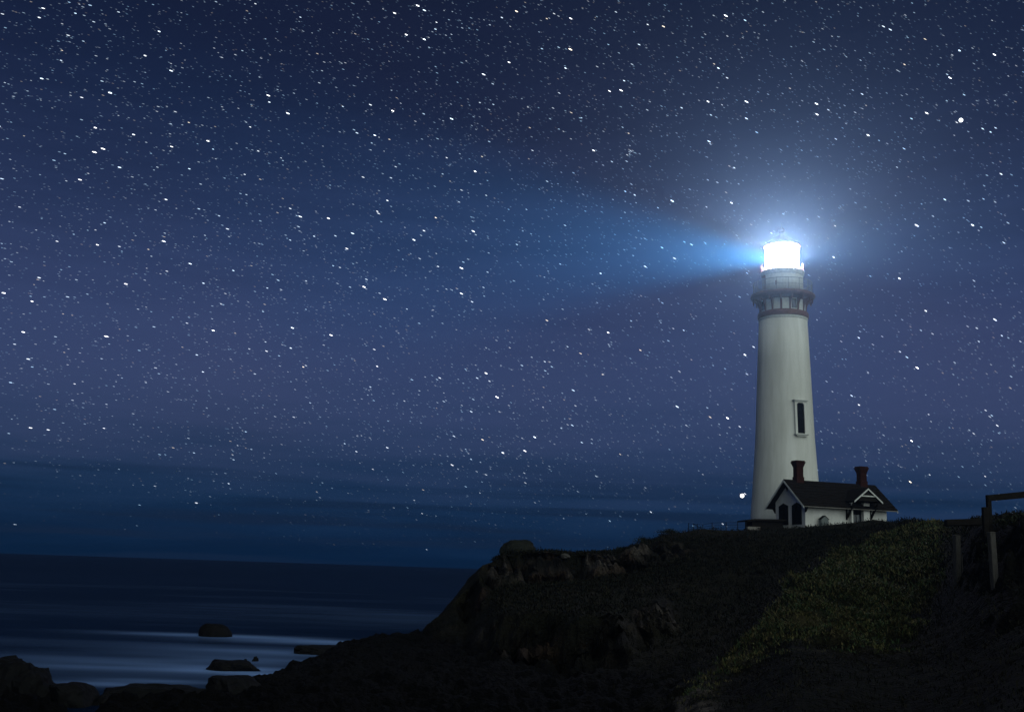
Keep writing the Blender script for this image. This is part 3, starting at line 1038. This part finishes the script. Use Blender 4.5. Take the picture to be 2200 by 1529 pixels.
g = near_pt(2126, 1118)
FR = empty('timber_railing', (g.x, g.y, g.z))
tag(FR, 'dark timber post and crossbeam railing on the skyline at the right edge', 'timber railing')
hpost = near_pt(2126, 1063).z - g.z
obj('frame_post', box(B(), -.085, .085, -.09, .09, -.9, hpost, .015), M_wood_dark, FR)
b0_, b1_ = near_pt(2121, 1069) - g, near_pt(2330, 1050) - g
bm = B()
prism(bm, [(b0_.x, b0_.z - .14), (b1_.x, b1_.z - .14), (b1_.x, b1_.z + .14), (b0_.x, b0_.z + .11)], 'y', -.11, .11)
obj('crossbeam', bm, M_wood_dark, FR)
o = obj('frame_post', box(B(), -.085, .085, -.09, .09, -.9, b1_.z - .1, .015), M_wood_dark, FR)
o.location = (b1_.x - .15, 0, 0)
g2 = near_pt(2117, 1121, 43)
SP = obj('timber_post', box(B(), -.10, .10, -.1, .1, -.6, near_pt(2117, 1089, 43).z - g2.z, .02), M_wood_dark)
SP.location = g2
tag(SP, 'short thick dark post just left of the timber railing', 'post')
a, b_ = near_pt(2031, 1121.5, 46), near_pt(2108, 1119.5, 46)
LG = obj('timber_baulk', box(B(), 0, (b_ - a).length, -.15, .15, -.16, .12, .03), M_wood_dark)
LG.location = a
LG.rotation_euler = (0, -math.atan2(b_.z - a.z, b_.x - a.x), 0)
tag(LG, 'long dark timber lying flat on the skyline bank left of the posts', 'timber')
for (u, vt_, vb, wid, lab, ln) in ((2057, 1150, 1250, .165, 'pale weathered fence post on the dark slope, nearer the grass', .05),
                                   (2137, 1143, 1253, .19, 'pale weathered fence post on the dark slope below the timber railing', -.04)):
    yy = 31.0
    # stand the post where its foot meets the ground
    for yt in np.arange(22, 60, .1):
        q = at(u, vb, yt)
        if q.z < ground_z(q.x, q.y):
            yy = yt
            break
    q = at(u, vb, yy)
    k = yy / 31.0
    hpo = (at(u, vt_, yy) - q).z
    P = empty('fence_post', q)
    tag(P, lab, 'fence post', 'weathered posts on the slope')
    o = obj('shaft', box(B(), -wid * k / 2, wid * k / 2, -.08 * k, .08 * k, -.5, hpo, .02), M_wood_grey, P)
    o.rotation_euler = (0, ln * .6, .3)
    obj('post_cap', box(B(), -wid * k / 2 - .004, wid * k / 2 + .004, -.085 * k, .085 * k, hpo - .05, hpo + .015, .02), M_wood_grey, o)
    if u == 2057:
        q2 = q + Vector((.15 * k, -.02, .5))
        ST = obj('stake', tube(B(), [(0, 0, -.6), (.01, 0, .45 * k)], .022 * k, 6), M_wood_grey)
        ST.location = q2
        tag(ST, 'thin pale stake standing right beside the weathered post', 'stake')
# bare twig arching on the skyline
tw = near_pt(2146, 1117)
bm = B()
tube(bm, [near_pt(u, v) - tw for u, v in ((2146, 1117), (2150, 1110), (2158, 1104), (2168, 1102), (2178, 1104), (2186, 1108), (2196, 1109), (2215, 1105))], [.035, .035, .03, .03, .028, .025, .02, .012], 6)
tube(bm, [near_pt(u, v) - tw for u, v in ((2158, 1104), (2162, 1099), (2165, 1101))], [.02, .015, .006], 5)
tube(bm, [near_pt(u, v) - tw for u, v in ((2178, 1104), (2184, 1113), (2187, 1119))], [.02, .016, .012], 5)
o = obj('bare_branch', bm, M_wood_dark)
o.location = tw
tag(o, 'bare crooked branch arching below the timber crossbeam', 'branch')

# ------------------------------------------------------------------ rocks


def rock(name, label, cat, loc, size, seed, m, group=None, flat=0.0, rz=0.0, sub=4, amp=.28, facets=22):
    bm = bmesh.new()
    bmesh.ops.create_icosphere(bm, subdivisions=sub, radius=1.0)
    co = np.array([v.co[:] for v in bm.verts])
    n = fbm(co[:, 0] * 1.3 + seed, co[:, 1] * 1.3, co[:, 2] * 1.3, 4, seed, .55)
    # facets: clamp against a few random planes
    r = np.ones(len(co)) * 1.15
    rg = np.random.default_rng(seed)
    for _ in range(facets):
        d = rg.normal(size=3); d /= np.linalg.norm(d)
        lim = rg.uniform(.58, .9)
        dot = co @ d
        r = np.where(dot > 1e-3, np.minimum(r, lim / np.maximum(dot, 1e-3)), r)
    r = r * (1 + amp * n)
    co = co * r[:, None]
    co[:, 2] = np.where(co[:, 2] > 1 - flat, 1 - flat + (co[:, 2] - 1 + flat) * .25, co[:, 2])
    w3 = co * np.array(size)
    n3 = fbm(w3[:, 0] * 1.1 + seed, w3[:, 1] * 1.1, w3[:, 2] * 1.6, 4, seed + 3, .6)
    co = co * (1 + (1.1 * amp if facets > 10 else .4 * amp) * n3)[:, None]
    for v, c in zip(bm.verts, co):
        v.co = (c[0] * size[0], c[1] * size[1], c[2] * size[2])
    o = obj(name, bm, m, None, facets < 10)
    o.location = loc
    o.rotation_euler = (0, 0, rz)
    tag(o, label, cat, group)
    return o


def rock_px(label, u0, u1, vtop, vbase, depth, seed, name='shore_rock', cat='rock', m=None, flat=.35, group='dark rocks along the water', amp=.2, facets=22):
    d = ray((u0 + u1) / 2, vbase)
    k = -(CAM_Z - .05) / d.z
    Yc = d.y * k
    a, b_ = at(u0, vbase, Yc), at(u1, vbase, Yc)
    top = at((u0 + u1) / 2, vtop, Yc)
    h = top.z - .05
    w_ = (b_.x - a.x) / 2
    return rock(name, label, cat, ((a.x + b_.x) / 2, Yc + depth * .3, 0.0), (w_ * 1.08, depth, h / (1 - flat * .6)), seed, m or M_rock, group, flat, 0, 4, amp, facets)


rock_px('lone dark rock standing out in the surf', 430, 488, 1339, 1365, 1.0, 5, name='sea_rock', flat=0.0, amp=.07, facets=0)
rock_px('tall blocky rock in the bottom left corner', -90, 64, 1406, 1500, 2.6, 8, flat=.35, amp=.12)
rock_px('square shouldered rock right of the corner rock', 10, 116, 1427, 1505, 2.0, 13, flat=.45, amp=.10)
rock_px('flat topped low rock left of the narrow tide gap', 90, 200, 1464, 1515, 1.6, 17, flat=.55, amp=.08)
rock_px('small jagged rock right of the narrow tide gap', 200, 262, 1474, 1508, 1.0, 19, flat=.3, amp=.2)
rock_px('long low rock ledge running behind the tide gap', 235, 470, 1465, 1500, 2.2, 23, flat=.6, amp=.10)
rock_px('humped rock in front of the foaming channel', 430, 570, 1441, 1492, 2.0, 29, flat=.5, amp=.10)
rock_px('dark sloping reef pointing left into the surf', 420, 560, 1412, 1437, 1.8, 31, flat=.5, amp=.12)
rock_px('broad smooth reef below the white surf sheet', 618, 752, 1382, 1402, 2.6, 37, flat=.5, amp=.10)
rock_px('pair of little rocks on the reef, left one', 522, 531, 1407, 1420, .25, 41, flat=.1)
rock_px('pair of little rocks on the reef, right one', 540, 554, 1407, 1418, .35, 43, flat=.1)
kb = at(1113, 1190, 104.5)
rock('boulder', 'large rounded boulder perched on the tip of the headland', 'boulder', (kb.x, 104.5, kb.z - .1), (1.55, 1.4, 1.42), 61, M_boulder, None, 0.0, 0, 4, .16, 0)
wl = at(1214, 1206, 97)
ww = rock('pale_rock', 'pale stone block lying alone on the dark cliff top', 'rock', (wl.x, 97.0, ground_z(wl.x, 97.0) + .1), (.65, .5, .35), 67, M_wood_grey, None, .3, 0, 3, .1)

# ------------------------------------------------------------------ ground cover


def tufts(name, azr, n, size, blades, cols, keep, seed, spread=.5, up=1.0, width=.12):
    rg = np.random.default_rng(seed)
    a0, a1, r0, r1 = azr
    a = rg.uniform(a0, a1, n)
    # even on the ground: sample range by area
    r = np.sqrt(rg.uniform(r0 ** 2, r1 ** 2, n))
    k = keep(a, r, rg)
    a, r = a[k], r[k]
    px_, py_, pz_ = lookup(X, a, r), lookup(Y, a, r), lookup(Z, a, r)
    n = len(a)
    base = np.repeat(np.stack([px_, py_, pz_], -1), blades, 0)
    s = np.repeat(size * rg.uniform(.5, 1.4, n) * np.clip(r / 62, .55, 1.15), blades)
    nb = n * blades
    th = rg.uniform(0, 2 * np.pi, nb)
    lean = rg.uniform(.15, 1.0, nb)
    d = np.stack([np.cos(th) * lean, np.sin(th) * lean, up * rg.uniform(.4, 1.0, nb)], -1)
    d /= np.linalg.norm(d, axis=1)[:, None]
    side = np.stack([-np.sin(th), np.cos(th), np.zeros(nb)], -1)
    off = rg.normal(size=(nb, 3)) * (s * spread)[:, None]
    off[:, 2] = np.abs(off[:, 2]) * .5
    b0 = base + off - np.array([0, 0, .03])
    w_ = (s * width)[:, None]
    mid = b0 + d * (s * .55)[:, None]
    tip = b0 + d * s[:, None]
    tip[:, 2] -= .12 * s * lean
    verts = np.stack([b0 - side * w_ * .4, b0 + side * w_ * .4, mid + side * w_, tip, mid - side * w_], 1).reshape(-1, 3)
    q = np.arange(nb)[:, None] * 5
    faces = np.concatenate([q + np.array([[0, 1, 2]]), q + np.array([[0, 2, 4]]), q + np.array([[4, 2, 3]])], 0)
    cc = np.array(cols)[rg.integers(0, len(cols), n)]
    cc = np.repeat(cc, blades, 0) * rg.uniform(.65, 1.35, (nb, 1))
    cc = np.repeat(cc, 5, 0)
    return mesh_np(name, verts, faces, cc)


M_leaf = mat('leaf', (1.1, 1.1, 1.1), rough=.8, color2=(.7, .7, .7), nscale=3, spec=.1, attr='col')
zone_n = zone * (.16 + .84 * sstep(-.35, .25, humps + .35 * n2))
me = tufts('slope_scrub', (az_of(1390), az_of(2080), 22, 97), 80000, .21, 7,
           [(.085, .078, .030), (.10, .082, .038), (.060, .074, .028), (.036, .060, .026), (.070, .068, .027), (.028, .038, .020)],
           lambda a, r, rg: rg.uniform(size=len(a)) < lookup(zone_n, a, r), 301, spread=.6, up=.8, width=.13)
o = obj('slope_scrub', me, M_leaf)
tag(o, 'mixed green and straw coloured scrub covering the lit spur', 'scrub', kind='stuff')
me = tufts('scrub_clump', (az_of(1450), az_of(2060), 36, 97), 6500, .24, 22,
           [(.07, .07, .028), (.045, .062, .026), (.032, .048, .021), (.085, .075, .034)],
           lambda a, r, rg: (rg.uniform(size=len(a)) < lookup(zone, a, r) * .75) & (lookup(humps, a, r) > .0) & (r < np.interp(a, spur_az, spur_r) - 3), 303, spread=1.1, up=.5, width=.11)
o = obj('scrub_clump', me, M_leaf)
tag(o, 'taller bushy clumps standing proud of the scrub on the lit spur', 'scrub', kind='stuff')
heath = (1 - zone) * np.maximum(1 - sstep(.15, .5, rockm), (1 - cliff)) * sstep(1.5, 3.0, Z) * (1 - .9 * flatm)
me = tufts('heath', (az_of(1060), az_of(2300), 18, 116), 36000, .20, 6,
           [(.010, .011, .007), (.014, .012, .008), (.008, .010, .007), (.018, .016, .010)],
           lambda a, r, rg: rg.uniform(size=len(a)) < lookup(heath, a, r), 302, spread=.7, up=.7, width=.12)
o = obj('heath', me, M_leaf)
tag(o, 'dark low heath and grass over the headland top and slopes', 'heath', kind='stuff')


def shrub(label, u, Y, w_, h, seed, colr, leaves=900):
    x = at(u, 1180, Y).x
    z = ground_z(x, Y)
    S = empty('shrub', (x, Y, z))
    tag(S, label, 'shrub', 'shrubs on the skyline')
    rg = np.random.default_rng(seed)
    bm = B()
    for i in range(7):
        e = Vector((rg.uniform(-.8, .8) * w_ / 2, rg.uniform(-.4, .4) * w_, rg.uniform(.5, 1) * h))
        tube(bm, [(0, 0, -.1), e * .5 + Vector((0, 0, .1 * h)), e], [.03, .02, .008], 5)
    obj('stem', bm, M_wood_dark, S)
    c = rg.normal(size=(leaves, 3)) * np.array([.30 * w_, .3 * w_, .25 * h]) + np.array([0, 0, .5 * h])
    c[:, 2] = np.clip(c[:, 2], .02, h * 1.1) * (1 - .35 * np.abs(c[:, 0] / (w_ * .5)).clip(0, 1))
    d1 = rg.normal(size=(leaves, 3)); d1 /= np.linalg.norm(d1, axis=1)[:, None]
    d2 = np.cross(d1, rg.normal(size=(leaves, 3))); d2 /= np.linalg.norm(d2, axis=1)[:, None]
    l = rg.uniform(.05, .12, (leaves, 1))
    v = np.stack([c - d1 * l, c - d2 * l * .4, c + d1 * l, c + d2 * l * .4], 1).reshape(-1, 3)
    f = np.arange(leaves * 4).reshape(-1, 4)
    me = mesh_np('foliage', v, f, np.repeat(np.array([colr]) * rg.uniform(.6, 1.4, (leaves, 1)), 4, 0))
    tag(obj('foliage', me, M_leaf, S), kind='stuff')


DK = (.02, .024, .014)
shrub('small wispy shrub on the skyline, lower end of the rising cliff edge', 1333, 106, .9, .55, 401, DK, 350)
shrub('loose shrub halfway up the rising skyline right of the flat clifftop', 1382, 107, 1.4, .75, 402, DK, 500)
shrub('rounded shrub at the top of the rising skyline left of the fence', 1438, 108, 1.6, .5, 403, DK, 500)
shrub('dark bush at the foot of the timber railing post', 2136, 43.2, .55, .28, 404, DK, 400)
shrub('broad dark bush on the skyline at the right picture edge', 2186, 43.2, 1.1, .42, 405, DK, 700)

# ------------------------------------------------------------------ stars, far outside the haze
SR = 4000.0
pole = ray(-750, 4365).normalized()
pole = np.array(pole)
NS = 250000
zz = rng.uniform(.012, 1.0, NS)
ph = rng.uniform(0, 2 * np.pi, NS)
q = np.sqrt(1 - zz ** 2)
D = np.stack([q * np.cos(ph), q * np.sin(ph), zz], -1)
clump = fbm(D[:, 0] * 4, D[:, 1] * 4, D[:, 2] * 4, 3, 501)
ext = sstep(.015, .13, zz)
keep = rng.uniform(size=NS) < (.30 + .70 * ext) * (.85 + .35 * clump)
D = D[keep]; ext = ext[keep]
n = len(D)
mag = rng.uniform(1e-4, 1, n)
flux = np.clip(.085 * mag ** -.66, .05, 3.6)
flux *= (.35 + .65 * ext)
# a small open cluster above the beam
cl = np.array(ray(1355, 322).normalized())
cl2 = np.array(ray(1312, 741).normalized())
extra = np.concatenate([cl + rng.normal(size=(16, 3)) * .0030, cl2 + rng.normal(size=(7, 3)) * .0022])
D = np.concatenate([D, extra / np.linalg.norm(extra, axis=1)[:, None]])
flux = np.concatenate([flux, rng.uniform(.12, .7, 23)])
n = len(D)
tng = np.cross(D, pole)
tl = np.linalg.norm(tng, axis=1)[:, None]
tng /= tl
nrm = np.cross(D, tng)
size = 1.3 + .85 * np.clip(flux, 0, 5) ** .5           # half width in metres at 4 km
asp = 1.7 + 1.2 * rng.uniform(size=n)
hw = size * .57
hl = size * asp
P = D * SR
k6 = [(1, 0), (.45, .9), (-.45, .9), (-1, 0), (-.45, -.9), (.45, -.9)]
v = np.stack([P + tng * (hl * a)[:, None] + nrm * (hw * b_)[:, None] for a, b_ in k6], 1).reshape(-1, 3)
f = (np.arange(n)[:, None] * 6 + np.array([[0, 1, 2, 3, 4, 5]])).reshape(-1, 6)
tint = rng.uniform(size=n)
tint = np.clip(tint * .7 + .16 * flux, 0, 1)
colr = np.stack([.36 + .60 * tint, .68 + .28 * tint, np.ones(n) * 1.0], -1)
warm = rng.uniform(size=n) < .06
colr[warm] = (1.0, .86, .68)
colr = np.repeat(colr * flux[:, None], 6, 0)
me = mesh_np('stars', v, f, colr)
m = bpy.data.materials.new('starlight')
m.use_nodes = True
t = m.node_tree
t.nodes.clear()
o_ = N(t, 'ShaderNodeOutputMaterial')
e_ = N(t, 'ShaderNodeEmission')
at_ = N(t, 'ShaderNodeAttribute', attribute_name='col')
tr = N(t, 'ShaderNodeBsdfTransparent')
ad = N(t, 'ShaderNodeAddShader')
t.links.new(at_.outputs['Color'], e_.inputs['Color'])
t.links.new(e_.outputs[0], ad.inputs[0])
t.links.new(tr.outputs[0], ad.inputs[1])
t.links.new(ad.outputs[0], o_.inputs[0])
m.cycles.emission_sampling = 'NONE'
st = obj('stars', me, m)
tag(st, 'countless small white and blue stars across the night sky', 'stars', kind='stuff')
for (u, v_, s, lab, c) in ((1594.5, 1064.5, 7.5, 'brightest low star just left of the tower base', (1, 1, 1)),
                           (2064.5, 258.5, 7.0, 'brightest star high in the upper right sky', (.85, .93, 1))):
    d = ray(u, v_).normalized()
    bm = B()
    bmesh.ops.create_icosphere(bm, subdivisions=2, radius=s)
    o = obj('bright_star', bm, emit_mat('bright_starlight', c, 3.0))
    o.location = Vector((0, 0, CAM_Z)) + d * SR
    tag(o, lab, 'star')

# ------------------------------------------------------------------ haze: one closed box of thin sea air
HZ = box(B(), -1400, 1400, -1400, 1400, -7.5, 66)
m = bpy.data.materials.new('sea_air')
m.use_nodes = True
t = m.node_tree
t.nodes.clear()
o_ = N(t, 'ShaderNodeOutputMaterial')
pv = N(t, 'ShaderNodeVolumePrincipled')
pv.inputs['Color'].default_value = (.52, .79, 1, 1)
pv.inputs['Density'].default_value = .00014
pv.inputs['Anisotropy'].default_value = .88
t.links.new(pv.outputs[0], o_.inputs['Volume'])
hz_o = obj('haze', HZ, m)
tag(hz_o, kind='stuff')
